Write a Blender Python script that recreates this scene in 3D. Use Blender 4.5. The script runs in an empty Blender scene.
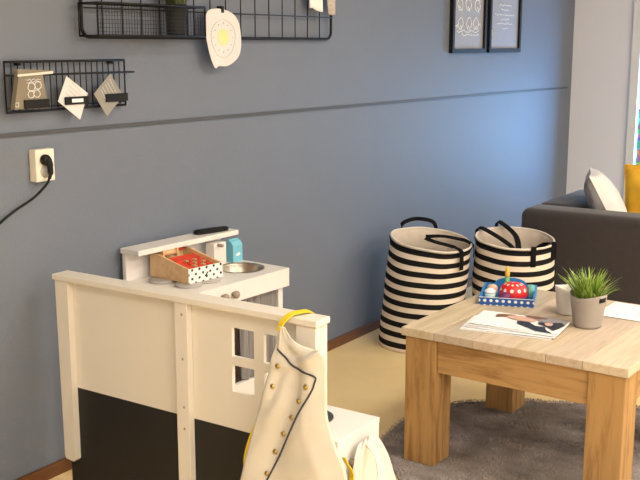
import bpy, bmesh, math, random
from mathutils import Vector, Matrix, noise
random.seed(7)
C = bpy.context.scene.collection
PI = math.pi

# ------------------------------------------------------------------ materials
def nodes(name):
    m = bpy.data.materials.new(name); m.use_nodes = True
    nt = m.node_tree; b = nt.nodes['Principled BSDF']
    return m, nt, b
def N(nt, t, **kw):
    n = nt.nodes.new(t)
    for k, v in kw.items():
        if k in n.inputs: n.inputs[k].default_value = v
        else: setattr(n, k, v)
    return n
def col(c): return (c[0], c[1], c[2], 1)
def ramp(nt, fac, stops):
    r = nt.nodes.new('ShaderNodeValToRGB')
    e = r.color_ramp.elements
    while len(e) < len(stops): e.new(0.5)
    for x, (p, c) in zip(e, stops): x.position = p; x.color = col(c)
    nt.links.new(fac, r.inputs[0]); return r.outputs[0]
def mat(name, c, rough=.6, c2=None, scale=8, bump=0, bscale=200, metal=0, stretch=(1,1,1), coat=0, sheen=0, spec=.4):
    m, nt, b = nodes(name)
    b.inputs['Roughness'].default_value = rough; b.inputs['Metallic'].default_value = metal
    b.inputs['Specular IOR Level'].default_value = spec
    b.inputs['Coat Weight'].default_value = coat; b.inputs['Sheen Weight'].default_value = sheen
    tc = N(nt, 'ShaderNodeTexCoord'); mp = N(nt, 'ShaderNodeMapping'); mp.inputs['Scale'].default_value = stretch
    nt.links.new(tc.outputs['Object'], mp.inputs[0])
    if c2 is None: c2 = tuple(x*.93 for x in c)
    n = N(nt, 'ShaderNodeTexNoise', Scale=scale, Detail=5); nt.links.new(mp.outputs[0], n.inputs['Vector'])
    nt.links.new(ramp(nt, n.outputs['Fac'], [(.3, c2), (.7, c)]), b.inputs['Base Color'])
    if bump:
        n2 = N(nt, 'ShaderNodeTexNoise', Scale=bscale, Detail=3); nt.links.new(mp.outputs[0], n2.inputs['Vector'])
        bp = N(nt, 'ShaderNodeBump', Strength=bump, Distance=.004); nt.links.new(n2.outputs['Fac'], bp.inputs['Height'])
        nt.links.new(bp.outputs[0], b.inputs['Normal'])
    return m

def wall_paint(name, c):
    m, nt, b = nodes(name); b.inputs['Roughness'].default_value = .55; b.inputs['Specular IOR Level'].default_value = .3
    tc = N(nt, 'ShaderNodeTexCoord')
    n = N(nt, 'ShaderNodeTexNoise', Scale=1.5, Detail=6); nt.links.new(tc.outputs['Object'], n.inputs['Vector'])
    nt.links.new(ramp(nt, n.outputs['Fac'], [(.3, tuple(x*.97 for x in c)), (.7, c)]), b.inputs['Base Color'])
    hs = []
    for s in ((110, 110, 420), (420, 420, 110)):                      # woven glass-fibre wall covering
        mp = N(nt, 'ShaderNodeMapping'); mp.inputs['Scale'].default_value = s
        nt.links.new(tc.outputs['Object'], mp.inputs[0])
        k = N(nt, 'ShaderNodeTexNoise', Scale=1, Detail=2); nt.links.new(mp.outputs[0], k.inputs['Vector']); hs.append(k)
    ad = N(nt, 'ShaderNodeMath', operation='ADD'); nt.links.new(hs[0].outputs['Fac'], ad.inputs[0]); nt.links.new(hs[1].outputs['Fac'], ad.inputs[1])
    bp = N(nt, 'ShaderNodeBump', Strength=.35, Distance=.003); nt.links.new(ad.outputs[0], bp.inputs['Height']); nt.links.new(bp.outputs[0], b.inputs['Normal'])
    return m

def wood(name, c, c2, axis='x', scale=5, tint=True, rough=.6):
    m, nt, b = nodes(name); b.inputs['Roughness'].default_value = rough; b.inputs['Specular IOR Level'].default_value = .3
    tc = N(nt, 'ShaderNodeTexCoord'); mp = N(nt, 'ShaderNodeMapping')
    s = {'x': (.6, 7, 7), 'y': (7, .6, 7), 'z': (7, 7, .6)}[axis]; mp.inputs['Scale'].default_value = s
    nt.links.new(tc.outputs['Object'], mp.inputs[0])
    n = N(nt, 'ShaderNodeTexNoise', Scale=scale, Detail=8, Roughness=.65, Distortion=.6); nt.links.new(mp.outputs[0], n.inputs['Vector'])
    cr = ramp(nt, n.outputs['Fac'], [(.34, c2), (.52, c), (.70, tuple(min(1, x*1.08) for x in c))])
    v = N(nt, 'ShaderNodeTexVoronoi', Scale=3.2); mp2 = N(nt, 'ShaderNodeMapping')
    mp2.inputs['Scale'].default_value = {'x': (1, 2, 2), 'y': (2, 1, 2), 'z': (2, 2, 1)}[axis]
    nt.links.new(tc.outputs['Object'], mp2.inputs[0]); nt.links.new(mp2.outputs[0], v.inputs['Vector'])
    kn = ramp(nt, v.outputs['Distance'], [(.03, (.42, .32, .25)), (.075, (1, 1, 1))])
    mx = N(nt, 'ShaderNodeMix', data_type='RGBA', blend_type='MULTIPLY'); mx.inputs[0].default_value = 1
    nt.links.new(cr, mx.inputs[6]); nt.links.new(kn, mx.inputs[7])
    out = mx.outputs[2]
    if tint:
        at = N(nt, 'ShaderNodeAttribute', attribute_name='tint')
        m2 = N(nt, 'ShaderNodeMix', data_type='RGBA', blend_type='MULTIPLY'); m2.inputs[0].default_value = 1
        nt.links.new(out, m2.inputs[6]); nt.links.new(at.outputs['Color'], m2.inputs[7]); out = m2.outputs[2]
    nt.links.new(out, b.inputs['Base Color'])
    bp = N(nt, 'ShaderNodeBump', Strength=.25, Distance=.003); nt.links.new(n.outputs['Fac'], bp.inputs['Height']); nt.links.new(bp.outputs[0], b.inputs['Normal'])
    return m

def stripes(name, ca, cb, count, duty=.55, off=0):
    m, nt, b = nodes(name); b.inputs['Roughness'].default_value = .85; b.inputs['Specular IOR Level'].default_value = .15
    uv = N(nt, 'ShaderNodeUVMap'); sp = N(nt, 'ShaderNodeSeparateXYZ'); nt.links.new(uv.outputs[0], sp.inputs[0])
    mu = N(nt, 'ShaderNodeMath', operation='MULTIPLY_ADD'); mu.inputs[1].default_value = count; mu.inputs[2].default_value = off
    nt.links.new(sp.outputs['Y'], mu.inputs[0])
    fr = N(nt, 'ShaderNodeMath', operation='FRACT'); nt.links.new(mu.outputs[0], fr.inputs[0])
    lt = N(nt, 'ShaderNodeMath', operation='LESS_THAN'); lt.inputs[1].default_value = duty; nt.links.new(fr.outputs[0], lt.inputs[0])
    mx = N(nt, 'ShaderNodeMix', data_type='RGBA'); mx.inputs[6].default_value = col(ca); mx.inputs[7].default_value = col(cb)
    nt.links.new(lt.outputs[0], mx.inputs[0]); nt.links.new(mx.outputs[2], b.inputs['Base Color'])
    tc = N(nt, 'ShaderNodeTexCoord'); n2 = N(nt, 'ShaderNodeTexNoise', Scale=300, Detail=2); nt.links.new(tc.outputs['Object'], n2.inputs['Vector'])
    bp = N(nt, 'ShaderNodeBump', Strength=.2, Distance=.003); nt.links.new(n2.outputs['Fac'], bp.inputs['Height']); nt.links.new(bp.outputs[0], b.inputs['Normal'])
    return m

def checks(name, ca, cb, s):
    m, nt, b = nodes(name); b.inputs['Roughness'].default_value = .9; b.inputs['Specular IOR Level'].default_value = .1
    uv = N(nt, 'ShaderNodeUVMap'); mp = N(nt, 'ShaderNodeMapping'); mp.inputs['Scale'].default_value = s
    nt.links.new(uv.outputs[0], mp.inputs[0])
    k = N(nt, 'ShaderNodeTexBrick'); k.inputs['Scale'].default_value = 1; k.inputs['Color1'].default_value = col(ca); k.inputs['Color2'].default_value = col(tuple(x*.85 for x in ca))
    k.inputs['Mortar'].default_value = col(cb); k.inputs['Mortar Size'].default_value = .16; k.inputs['Brick Width'].default_value = 1; k.inputs['Row Height'].default_value = .5
    nt.links.new(mp.outputs[0], k.inputs['Vector']); nt.links.new(k.outputs['Color'], b.inputs['Base Color'])
    return m

def patchwork(name):
    m, nt, b = nodes(name); b.inputs['Roughness'].default_value = .8
    tc = N(nt, 'ShaderNodeTexCoord'); mp = N(nt, 'ShaderNodeMapping'); mp.inputs['Scale'].default_value = (14, 34, 24)
    nt.links.new(tc.outputs['Object'], mp.inputs[0])
    v = N(nt, 'ShaderNodeTexVoronoi', Scale=1, Randomness=.5); nt.links.new(mp.outputs[0], v.inputs['Vector'])
    hs = N(nt, 'ShaderNodeSeparateColor'); nt.links.new(v.outputs['Color'], hs.inputs[0])
    cc = N(nt, 'ShaderNodeCombineColor', mode='HSV'); cc.inputs[1].default_value = .8; cc.inputs[2].default_value = .75
    nt.links.new(hs.outputs[0], cc.inputs[0]); nt.links.new(cc.outputs[0], b.inputs['Base Color'])
    return m

def spots(name, base, dot, s, rad):
    m, nt, b = nodes(name); b.inputs['Roughness'].default_value = .45
    uv = N(nt, 'ShaderNodeUVMap'); mp = N(nt, 'ShaderNodeMapping'); mp.inputs['Scale'].default_value = s
    nt.links.new(uv.outputs[0], mp.inputs[0])
    v = N(nt, 'ShaderNodeTexVoronoi', Scale=1, Randomness=0); v.voronoi_dimensions = '2D'
    nt.links.new(mp.outputs[0], v.inputs['Vector'])
    lt = N(nt, 'ShaderNodeMath', operation='LESS_THAN'); lt.inputs[1].default_value = rad; nt.links.new(v.outputs['Distance'], lt.inputs[0])
    mx = N(nt, 'ShaderNodeMix', data_type='RGBA'); mx.inputs[6].default_value = col(base); mx.inputs[7].default_value = col(dot)
    nt.links.new(lt.outputs[0], mx.inputs[0]); nt.links.new(mx.outputs[2], b.inputs['Base Color'])
    return m

M = {}
M['wall_blue'] = wall_paint('wall_blue', (.165, .187, .235))
M['groove'] = mat('groove', (.075, .08, .092), .6)
M['wall_beige'] = wall_paint('wall_beige', (.87, .87, .94))
M['ceiling'] = mat('ceiling', (.8, .79, .77), .8)
M['floor'] = mat('floor', (.88, .675, .355), .42, (.84, .64, .335), 14, .05, 60)
M['baseboard'] = mat('baseboard', (.17, .065, .022), .4, (.12, .045, .016), 10, stretch=(.5, 6, 6))
M['white_paint'] = mat('white_paint', (.80, .742, .66), .38, (.775, .717, .635), 4)
M['kitchen_white'] = mat('kitchen_white', (.82, .78, .75), .35, (.79, .75, .72), 4)
M['chalkboard'] = mat('chalkboard', (.013, .012, .011), .5, (.010, .0095, .009), 6)
M['black_wire'] = mat('black_wire', (.009, .009, .010), .5, spec=.25)
M['screw'] = mat('screw', (.45, .42, .38), .4, metal=.7)
M['plastic_white'] = mat('plastic_white', (.85, .78, .66), .3)
M['socket_grey'] = mat('socket_grey', (.45, .43, .40), .4)
M['black_plastic'] = mat('black_plastic', (.010, .010, .010), .5, spec=.2)
M['steel'] = mat('steel', (.42, .37, .32), .32, metal=1)
M['burner_grey'] = mat('burner_grey', (.46, .42, .40), .5)
M['burner_black'] = mat('burner_black', (.035, .037, .042), .5)
M['knob_wood'] = mat('knob_wood', (.34, .27, .21), .5)
M['dark_brown'] = mat('dark_brown', (.045, .022, .016), .5)
M['curtain'] = checks('curtain', (.50, .48, .47), (.20, .18, .18), (20, 40, 1))
M['ply'] = wood('ply', (.78, .52, .28), (.66, .42, .21), 'x', 6, False, .5)
M['ply_dark'] = mat('ply_dark', (.55, .32, .15), .5)
M['red_felt'] = mat('red_felt', (.72, .065, .03), .7, (.6, .045, .02), 30)
M['polka_panel'] = spots('polka_panel', (.86, .84, .80), (.012, .012, .012), (1, 1, 1), .22)
M['carton_blue'] = mat('carton_blue', (.20, .56, .70), .45)
M['paper_white'] = mat('paper_white', (.88, .87, .88), .7)
M['paper_pink'] = mat('paper_pink', (.74, .69, .69), .7)
M['paper_grey'] = mat('paper_grey', (.29, .28, .255), .7)
M['kraft'] = mat('kraft', (.25, .215, .16), .8, (.22, .19, .14), 20)
M['ink'] = mat('ink', (.10, .10, .12), .7)
M['ink_grey'] = mat('ink_grey', (.45, .44, .46), .7)
M['ink_white'] = mat('ink_white', (.88, .88, .90), .7)
M['sun_yellow'] = mat('sun_yellow', (.85, .74, .36), .7)
M['poster_paper'] = mat('poster_paper', (.34, .345, .385), .6)
M['glass'] = None
M['apron'] = mat('apron', (.74, .69, .61), .85, (.70, .65, .57), 12, .12, 260, spec=.15)
M['piping'] = mat('piping', (.06, .06, .075), .8)
M['brass'] = mat('brass', (.50, .36, .13), .3, metal=1)
M['yellow_web'] = mat('yellow_web', (.85, .62, .03), .7)
M['canvas_stripe'] = stripes('canvas_stripe', (.80, .70, .60), (.012, .011, .012), 10, .52, .62)
M['canvas_stripe2'] = stripes('canvas_stripe2', (.80, .70, .60), (.012, .011, .012), 10, .50, .58)
M['lining'] = mat('lining', (.72, .62, .53), .85, (.62, .53, .45), 18, .4, 40)
M['cream'] = mat('cream', (.80, .72, .63), .85)
M['black_web'] = mat('black_web', (.010, .009, .010), .9, spec=.08)
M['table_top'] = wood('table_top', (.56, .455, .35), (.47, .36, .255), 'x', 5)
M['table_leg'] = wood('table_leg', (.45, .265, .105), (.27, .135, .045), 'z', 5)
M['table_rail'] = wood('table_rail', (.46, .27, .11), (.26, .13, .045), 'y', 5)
M['tray_blue'] = mat('tray_blue', (.035, .22, .55), .4)
M['tray_dots'] = spots('tray_dots', (.02, .09, .33), (.8, .8, .82), (1, 1, 1), .27)
M['red_dots'] = spots('red_dots', (.68, .02, .02), (.85, .78, .75), (11, 4.0, 1), .24)
M['teal'] = mat('teal', (.16, .45, .42), .45)
M['mint'] = mat('mint', (.62, .78, .66), .5)
M['purple'] = mat('purple', (.16, .02, .12), .45)
M['candle_green'] = mat('candle_green', (.14, .42, .10), .5)
M['candle_yellow'] = mat('candle_yellow', (.85, .52, .08), .5)
M['peach'] = mat('peach', (.80, .52, .36), .5)
M['mag_hair'] = mat('mag_hair', (.22, .10, .05), .35)
M['mag_skin'] = mat('mag_skin', (.72, .45, .34), .35)
M['mag_coat'] = mat('mag_coat', (.02, .022, .035), .35)
M['mag_grey'] = mat('mag_grey', (.33, .31, .31), .35)
M['mag_blue'] = mat('mag_blue', (.45, .55, .70), .5)
M['pot_grey'] = mat('pot_grey', (.36, .315, .285), .5)
M['pot_white'] = mat('pot_white', (.72, .68, .64), .5)
M['pot_black'] = mat('pot_black', (.022, .022, .022), .6)
M['soil'] = mat('soil', (.05, .035, .02), .9)
M['rug'] = mat('rug', (.32, .275, .255), .95, (.24, .20, .185), 9, .6, 60, spec=.05)
M['sofa'] = mat('sofa', (.046, .038, .040), .75, (.040, .033, .035), 30, .25, 350, sheen=.25, spec=.25)
M['pillow_white'] = mat('pillow_white', (.82, .79, .77), .85, (.78, .75, .73), 10, .2, 60)
M['pillow_grey'] = mat('pillow_grey', (.34, .32, .34), .85, (.66, .64, .65), 14, .2, 60)
M['pillow_yellow'] = mat('pillow_yellow', (.75, .42, .025), .8, (.62, .32, .015), 10, .4, 30)
M['window_white'] = mat('window_white', (.85, .86, .88), .4)
M['patchwork'] = patchwork('patchwork')
M['cloth_beige'] = mat('cloth_beige', (.62, .55, .52), .9, (.42, .36, .34), 60, .5, 120)

def grass_mat():
    m, nt, b = nodes('grass'); b.inputs['Roughness'].default_value = .45
    at = N(nt, 'ShaderNodeAttribute', attribute_name='tint'); nt.links.new(at.outputs['Color'], b.inputs['Base Color']); return m
M['grass'] = grass_mat()
def pile_mat():
    m, nt, b = nodes('pile'); b.inputs['Roughness'].default_value = .9; b.inputs['Specular IOR Level'].default_value = .1
    at = N(nt, 'ShaderNodeAttribute', attribute_name='tint'); nt.links.new(at.outputs['Color'], b.inputs['Base Color']); return m
M['pile'] = pile_mat()
def glass_mat():
    m, nt, b = nodes('glass'); out = nt.nodes['Material Output']
    t = N(nt, 'ShaderNodeBsdfTransparent'); g = N(nt, 'ShaderNodeBsdfGlossy', Roughness=.02)
    mx = N(nt, 'ShaderNodeMixShader'); mx.inputs[0].default_value = .06
    nt.links.new(t.outputs[0], mx.inputs[1]); nt.links.new(g.outputs[0], mx.inputs[2]); nt.links.new(mx.outputs[0], out.inputs[0])
    nt.nodes.remove(b); return m
M['glass'] = glass_mat()

# ------------------------------------------------------------------ mesh builder
class MB:
    def __init__(s): s.v = []; s.f = []; s.uv = []; s.t = []; s.mi = []; s.sm = []
    def add(s, vs, fs, uvs=None, tint=(1, 1, 1), mi=0, smooth=False):
        o = len(s.v); s.v += [tuple(v) for v in vs]
        for i, f in enumerate(fs):
            s.f.append([o + k for k in f]); s.uv.append(uvs[i] if uvs else None); s.t.append(tint); s.mi.append(mi); s.sm.append(smooth)
        return s
    def bm(s, bm, mtx=None, **kw):
        bm.verts.index_update()
        vs = [(mtx @ v.co if mtx else v.co)[:] for v in bm.verts]
        s.add(vs, [[v.index for v in f.verts] for f in bm.faces], **kw); bm.free(); return s
    def box(s, x0, x1, y0, y1, z0, z1, bev=0, seg=2, mtx=None, **kw):
        b = bmesh.new(); bmesh.ops.create_cube(b, size=1)
        for v in b.verts: v.co = ((x0+x1)/2 + v.co.x*(x1-x0), (y0+y1)/2 + v.co.y*(y1-y0), (z0+z1)/2 + v.co.z*(z1-z0))
        if bev:
            bmesh.ops.bevel(b, geom=b.edges[:], offset=bev, segments=seg, profile=.5, affect='EDGES')
        return s.bm(b, mtx, **kw)
    def tube(s, pts, r, n=8, closed=False, **kw):
        pts = [Vector(p) for p in pts]; L = len(pts); rs = r if isinstance(r, (list, tuple)) else [r]*L
        vs = []; prev = None
        for i, p in enumerate(pts):
            a = pts[(i-1) % L] if (closed or i) else p; c = pts[(i+1) % L] if (closed or i < L-1) else p
            t = (c - a).normalized()
            if prev is None: u = t.orthogonal().normalized()
            else:
                u = (prev - t*prev.dot(t))
                u = u.normalized() if u.length > 1e-6 else t.orthogonal().normalized()
            prev = u; w = t.cross(u)
            for k in range(n):
                a_ = 2*PI*k/n; vs.append(p + (u*math.cos(a_) + w*math.sin(a_))*rs[i])
        fs = []
        for i in range(L if closed else L-1):
            j = (i+1) % L
            for k in range(n): fs.append([i*n+k, i*n+(k+1) % n, j*n+(k+1) % n, j*n+k])
        if not closed: fs.append(list(range(n))[::-1]); fs.append([(L-1)*n+k for k in range(n)])
        kw.setdefault('smooth', True)
        return s.add(vs, fs, **kw)
    def ribbon(s, pts, width, thick, side, **kw):
        """flat strap swept along pts; side = width direction (vector or list)"""
        pts = [Vector(p) for p in pts]; L = len(pts); vs = []; fs = []
        for i, p in enumerate(pts):
            t = (pts[min(i+1, L-1)] - pts[max(i-1, 0)]).normalized()
            w = Vector(side[i] if isinstance(side, list) else side); w = (w - t*w.dot(t)).normalized()
            n = t.cross(w)
            for a, b in ((-1, -1), (1, -1), (1, 1), (-1, 1)): vs.append(p + w*a*width/2 + n*b*thick/2)
        for i in range(L-1):
            for k in range(4): fs.append([i*4+k, i*4+(k+1) % 4, i*4+4+(k+1) % 4, i*4+4+k])
        fs.append([3, 2, 1, 0]); fs.append([(L-1)*4+k for k in range(4)])
        return s.add(vs, fs, **kw)
    def lathe(s, prof, n=32, o=(0, 0, 0), mtx=None, cap=True, **kw):
        vs = []; fs = []; uvs = []
        for r, z in prof:
            for k in range(n):
                a = 2*PI*k/n; v = Vector((o[0]+r*math.cos(a), o[1]+r*math.sin(a), o[2]+z)); vs.append(mtx @ v if mtx else v)
        P = len(prof)
        for i in range(P-1):
            for k in range(n):
                fs.append([i*n+k, i*n+(k+1) % n, (i+1)*n+(k+1) % n, (i+1)*n+k])
                uvs.append([(k/n, i/(P-1)), ((k+1)/n, i/(P-1)), ((k+1)/n, (i+1)/(P-1)), (k/n, (i+1)/(P-1))])
        if cap:
            fs.append(list(range(n))[::-1]); uvs.append([(0, 0)]*n)
            fs.append([(P-1)*n+k for k in range(n)]); uvs.append([(0, 0)]*n)
        kw.setdefault('smooth', True)
        return s.add(vs, fs, uvs=uvs, **kw)
    def grid(s, fn, nu, nv, **kw):
        vs = [fn(i/nu, j/nv) for j in range(nv+1) for i in range(nu+1)]; fs = []; uvs = []
        for j in range(nv):
            for i in range(nu):
                a = j*(nu+1)+i; fs.append([a, a+1, a+nu+2, a+nu+1])
                uvs.append([(i/nu, j/nv), ((i+1)/nu, j/nv), ((i+1)/nu, (j+1)/nv), (i/nu, (j+1)/nv)])
        kw.setdefault('smooth', True)
        return s.add(vs, fs, uvs=uvs, **kw)
    def prism(s, poly, axis, a0, a1, **kw):
        """extrude a 2D polygon: axis 'x' -> poly is (y,z); 'y' -> (x,z); 'z' -> (x,y)"""
        def p3(p, a): return {'x': (a, p[0], p[1]), 'y': (p[0], a, p[1]), 'z': (p[0], p[1], a)}[axis]
        n = len(poly); vs = [p3(p, a0) for p in poly] + [p3(p, a1) for p in poly]
        fs = [list(range(n))[::-1], [n+k for k in range(n)]] + [[k, (k+1) % n, n+(k+1) % n, n+k] for k in range(n)]
        return s.add(vs, fs, **kw)
    def plate(s, outer, holes, axis, a0, a1, **kw):
        """flat board with real holes"""
        b = bmesh.new()
        def p3(p): return {'x': (a0, p[0], p[1]), 'y': (p[0], a0, p[1]), 'z': (p[0], p[1], a0)}[axis]
        es = []
        for lp in [outer] + holes:
            vs = [b.verts.new(p3(p)) for p in lp]
            for i in range(len(vs)): es.append(b.edges.new((vs[i], vs[(i+1) % len(vs)])))
        bmesh.ops.triangle_fill(b, use_beauty=True, use_dissolve=False, edges=es)
        r = bmesh.ops.extrude_face_region(b, geom=b.faces[:])
        d = {'x': Vector((a1-a0, 0, 0)), 'y': Vector((0, a1-a0, 0)), 'z': Vector((0, 0, a1-a0))}[axis]
        for g in r['geom']:
            if isinstance(g, bmesh.types.BMVert): g.co += d
        bmesh.ops.recalc_face_normals(b, faces=b.faces[:])
        return s.bm(b, **kw)
    def build(s, name, mats, parent=None, loc=(0, 0, 0), rotz=0, fix=True):
        me = bpy.data.meshes.new(name); me.from_pydata(s.v, [], s.f); me.update()
        if not isinstance(mats, (list, tuple)): mats = [mats]
        for m in mats: me.materials.append(M[m] if isinstance(m, str) else m)
        me.polygons.foreach_set('use_smooth', s.sm); me.polygons.foreach_set('material_index', s.mi)
        if any(u for u in s.uv):
            L = me.uv_layers.new(name='UVMap'); d = []
            for u, f in zip(s.uv, s.f): d += [c for p in (u or [(0, 0)]*len(f)) for c in p]
            L.data.foreach_set('uv', d)
        a = me.color_attributes.new('tint', 'FLOAT_COLOR', 'CORNER'); d = []
        for t, f in zip(s.t, s.f): d += [t[0], t[1], t[2], 1]*len(f)
        a.data.foreach_set('color', d)
        if fix:
            b = bmesh.new(); b.from_mesh(me); bmesh.ops.recalc_face_normals(b, faces=b.faces[:]); b.to_mesh(me); b.free()
        o = bpy.data.objects.new(name, me); C.objects.link(o); o.location = loc; o.rotation_euler = (0, 0, rotz)
        if parent: o.parent = parent
        return o

def tag(o, label, cat, group=None):
    o['label'] = label; o['category'] = cat
    if group: o['group'] = group
    return o
def thing(name, label, cat, loc=(0, 0, 0), rotz=0, group=None):
    o = bpy.data.objects.new(name, None); C.objects.link(o); o.location = loc; o.rotation_euler = (0, 0, rotz); o.empty_display_size = .1
    return tag(o, label, cat, group)
def struct(o): o['kind'] = 'structure'; return o
def copy_tree(o, parent=None):
    c = o.copy(); C.objects.link(c)
    if parent: c.parent = parent
    for ch in list(o.children): copy_tree(ch, c)
    return c
def smoothpath(pts, n=8, closed=False):
    P = [Vector(p) for p in pts]; L = len(P); out = []
    for i in range(L if closed else L-1):
        g = (lambda k: P[k % L]) if closed else (lambda k: P[max(0, min(L-1, k))])
        a, b, c, d = g(i-1), g(i), g(i+1), g(i+2)
        for k in range(n):
            t = k/n; out.append(.5*((2*b) + (c-a)*t + (2*a-5*b+4*c-d)*t*t + (3*b-a-3*c+d)*t**3))
    if not closed: out.append(P[-1])
    return out
def nz(x, y, z=0): return noise.noise(Vector((x, y, z)))

# ------------------------------------------------------------------ room
WY = 2.63; WX = 7.365; H = 2.75
struct(MB().box(-2.2, 8.2, -3.2, 2.8, -.1, 0).build('floor', 'floor'))
struct(MB().box(-2.2, 8.2, -3.2, 2.8, H, H+.1).build('ceiling', 'ceiling'))
struct(MB().box(-2.2, 7.6, WY, WY+.15, 0, H).build('wall_back', 'wall_blue'))
struct(MB().box(-2.35, -2.2, -3.2, WY, 0, H).build('wall_left', 'wall_beige'))
struct(MB().box(-2.2, 7.6, -3.35, -3.2, 0, H).build('wall_front', 'wall_beige'))
struct(MB().plate([(-3.2, 0), (WY, 0), (WY, H), (-3.2, H)], [[(1.42, .42), (2.16, .42), (2.16, 2.35), (1.42, 2.35)]], 'x', WX, WX+.10).build('wall_right', 'wall_beige'))
struct(MB().prism([(-2.2, 1.228), (7.27, 1.183), (7.27, 1.196), (-2.2, 1.241)], 'y', WY-.007, WY).build('trim_1', 'groove'))
struct(MB().box(-2.2, WX, WY-.017, WY, 0, .048, .003).build('baseboard_back', 'baseboard'))
struct(MB().box(WX-.017, WX, -3.2, WY-.017, 0, .048, .003).build('baseboard_right', 'baseboard'))
w = MB()
w.plate([(1.42, .42), (2.16, .42), (2.16, 2.35), (1.42, 2.35)], [[(1.47, .48), (2.10, .48), (2.10, 2.29), (1.47, 2.29)]], 'x', WX+.02, WX+.07)
wf = struct(w.build('window_1', 'window_white'))
MB().box(WX+.05, WX+.056, 1.47, 2.10, .48, 2.29).build('pane', 'glass', wf)
MB().plate([(1.37, .36), (2.185, .36), (2.185, 2.41), (1.37, 2.41)], [[(1.43, .43), (2.125, .43), (2.125, 2.34), (1.43, 2.34)]], 'x', WX-.022, WX-.001).build('casing', 'window_white', wf)
MB().box(WX-.07, WX+.02, 1.435, 2.12, .432, .45, .004).build('window_sill', 'window_white', wf)
c = MB(); c.grid(lambda u, v: (WX-.014+.006*math.sin(v*30), 2.062+.046*u, .455+.59*v), 4, 40)
o = c.build('paper_garland', 'patchwork', fix=False); m_ = o.modifiers.new('th', 'SOLIDIFY'); m_.thickness = .003
tag(o, 'narrow multicoloured paper garland hanging down the left edge of the window', 'garland')

# ------------------------------------------------------------------ wall rack (large)
def wire_rack():
    y = 2.604; x0, x1, z0, z1 = 2.452, 4.012, 1.527, 2.13
    t = thing('wall_rack', 'large black wire grid rack with rounded corners hung high on the blue wall', 'rack', ((x0+x1)/2, y, z0))
    ox = (x0+x1)/2; hw = (x1-x0)/2; hh = z1-z0; r = .035; pts = []
    for cx, cz, a0 in ((hw-r, r, -90), (hw-r, hh-r, 0), (-hw+r, hh-r, 90), (-hw+r, r, 180)):
        for k in range(7):
            a = math.radians(a0+15*k); pts.append((cx+r*math.cos(a), 0, cz+r*math.sin(a)))
    MB().tube(pts, .0065, 8, closed=True).build('frame', 'black_wire', t)
    g = MB(); n = 16
    for k in range(1, n): g.tube([(-hw+2*hw*k/n, 0, .003), (-hw+2*hw*k/n, 0, hh-.003)], .0026, 6)
    z = .098
    while z < hh-.02: g.tube([(-hw+.003, -.004, z), (hw-.003, -.004, z)], .0026, 6); z += .098
    g.build('grid', 'black_wire', t)
    for s in (-.5, .5): MB().tube([(s, .020, hh-.05), (s, -.006, hh-.05)], .008, 8).build('wall_hook', 'black_wire', t)
wire_rack()

def wire_basket():
    x0, x1, y0, y1, h = 2.432, 2.985, 2.505, 2.594, .108
    t = thing('wire_basket', 'narrow black wire mesh basket hooked on the left half of the large rack', 'basket', (0, 0, 1.531))
    f = MB()
    for z in (0, h): f.tube([(x0, y0, z), (x1, y0, z), (x1, y1, z), (x0, y1, z)], .0042, 6, closed=True)
    for x in (x0, x1):
        for y in (y0, y1): f.tube([(x, y, 0), (x, y, h)], .0036, 6)
    f.build('frame', 'black_wire', t)
    m = MB(); r = .0008
    k = x0+.012
    while k < x1: m.tube([(k, y0, 0), (k, y0, h)], r, 4); m.tube([(k, y0, 0), (k, y1, 0)], r, 4); k += .0135
    k = .0135
    while k < h: m.tube([(x0, y0, k), (x1, y0, k)], r, 4); k += .0135
    k = y0+.0135
    while k < y1: m.tube([(x0, k, 0), (x1, k, 0)], r, 4); k += .0135
    m.build('mesh', 'black_wire', t)
wire_basket()

def grass_blades(n, spread, lo, hi, lean, cols, seed, width=.006):
    rnd = random.Random(seed); g = MB()
    for _ in range(n):
        a = rnd.uniform(0, 2*PI); rr = spread*math.sqrt(rnd.random()); x, y = rr*math.cos(a), rr*math.sin(a)
        L = rnd.uniform(lo, hi); le = lean*(.25+rr/spread)*rnd.uniform(.4, 1.3); b = a+rnd.uniform(-.9, .9)
        w = width*rnd.uniform(.6, 1.1); px, py = -math.sin(b), math.cos(b); vs = []
        for k in range(6):
            s = k/5; off = le*s**1.8; ww = w*(1-s**2.2)*.5+.0003; z = L*s*(1-.25*le/L*s)
            vs += [(x+math.cos(b)*off-px*ww, y+math.sin(b)*off-py*ww, z), (x+math.cos(b)*off+px*ww, y+math.sin(b)*off+py*ww, z)]
        c0 = rnd.choice(cols); f = rnd.uniform(.75, 1.2)
        g.add(vs, [[2*k, 2*k+1, 2*k+3, 2*k+2] for k in range(5)], tint=tuple(q*f for q in c0), smooth=True)
    return g
t = thing('potted_grass', 'artificial grass in a dark pot standing in the wire basket on the wall', 'plant', (2.872, 2.550, 1.536))
p = MB(); p.lathe([(.034, 0), (.035, .002), (.041, .11), (.043, .112), (.040, .112), (.037, .09)], 32)
p.build('pot', 'pot_black', t)
MB().lathe([(.0005, .088), (.037, .088), (.037, .09), (.0005, .092)], 24).build('soil', 'soil', t)
grass_blades(190, .036, .07, .15, .035, [(.05, .075, .02), (.08, .10, .035), (.03, .05, .015)], 3).build('foliage', 'grass', t, (0, 0, .09), fix=False)

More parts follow.
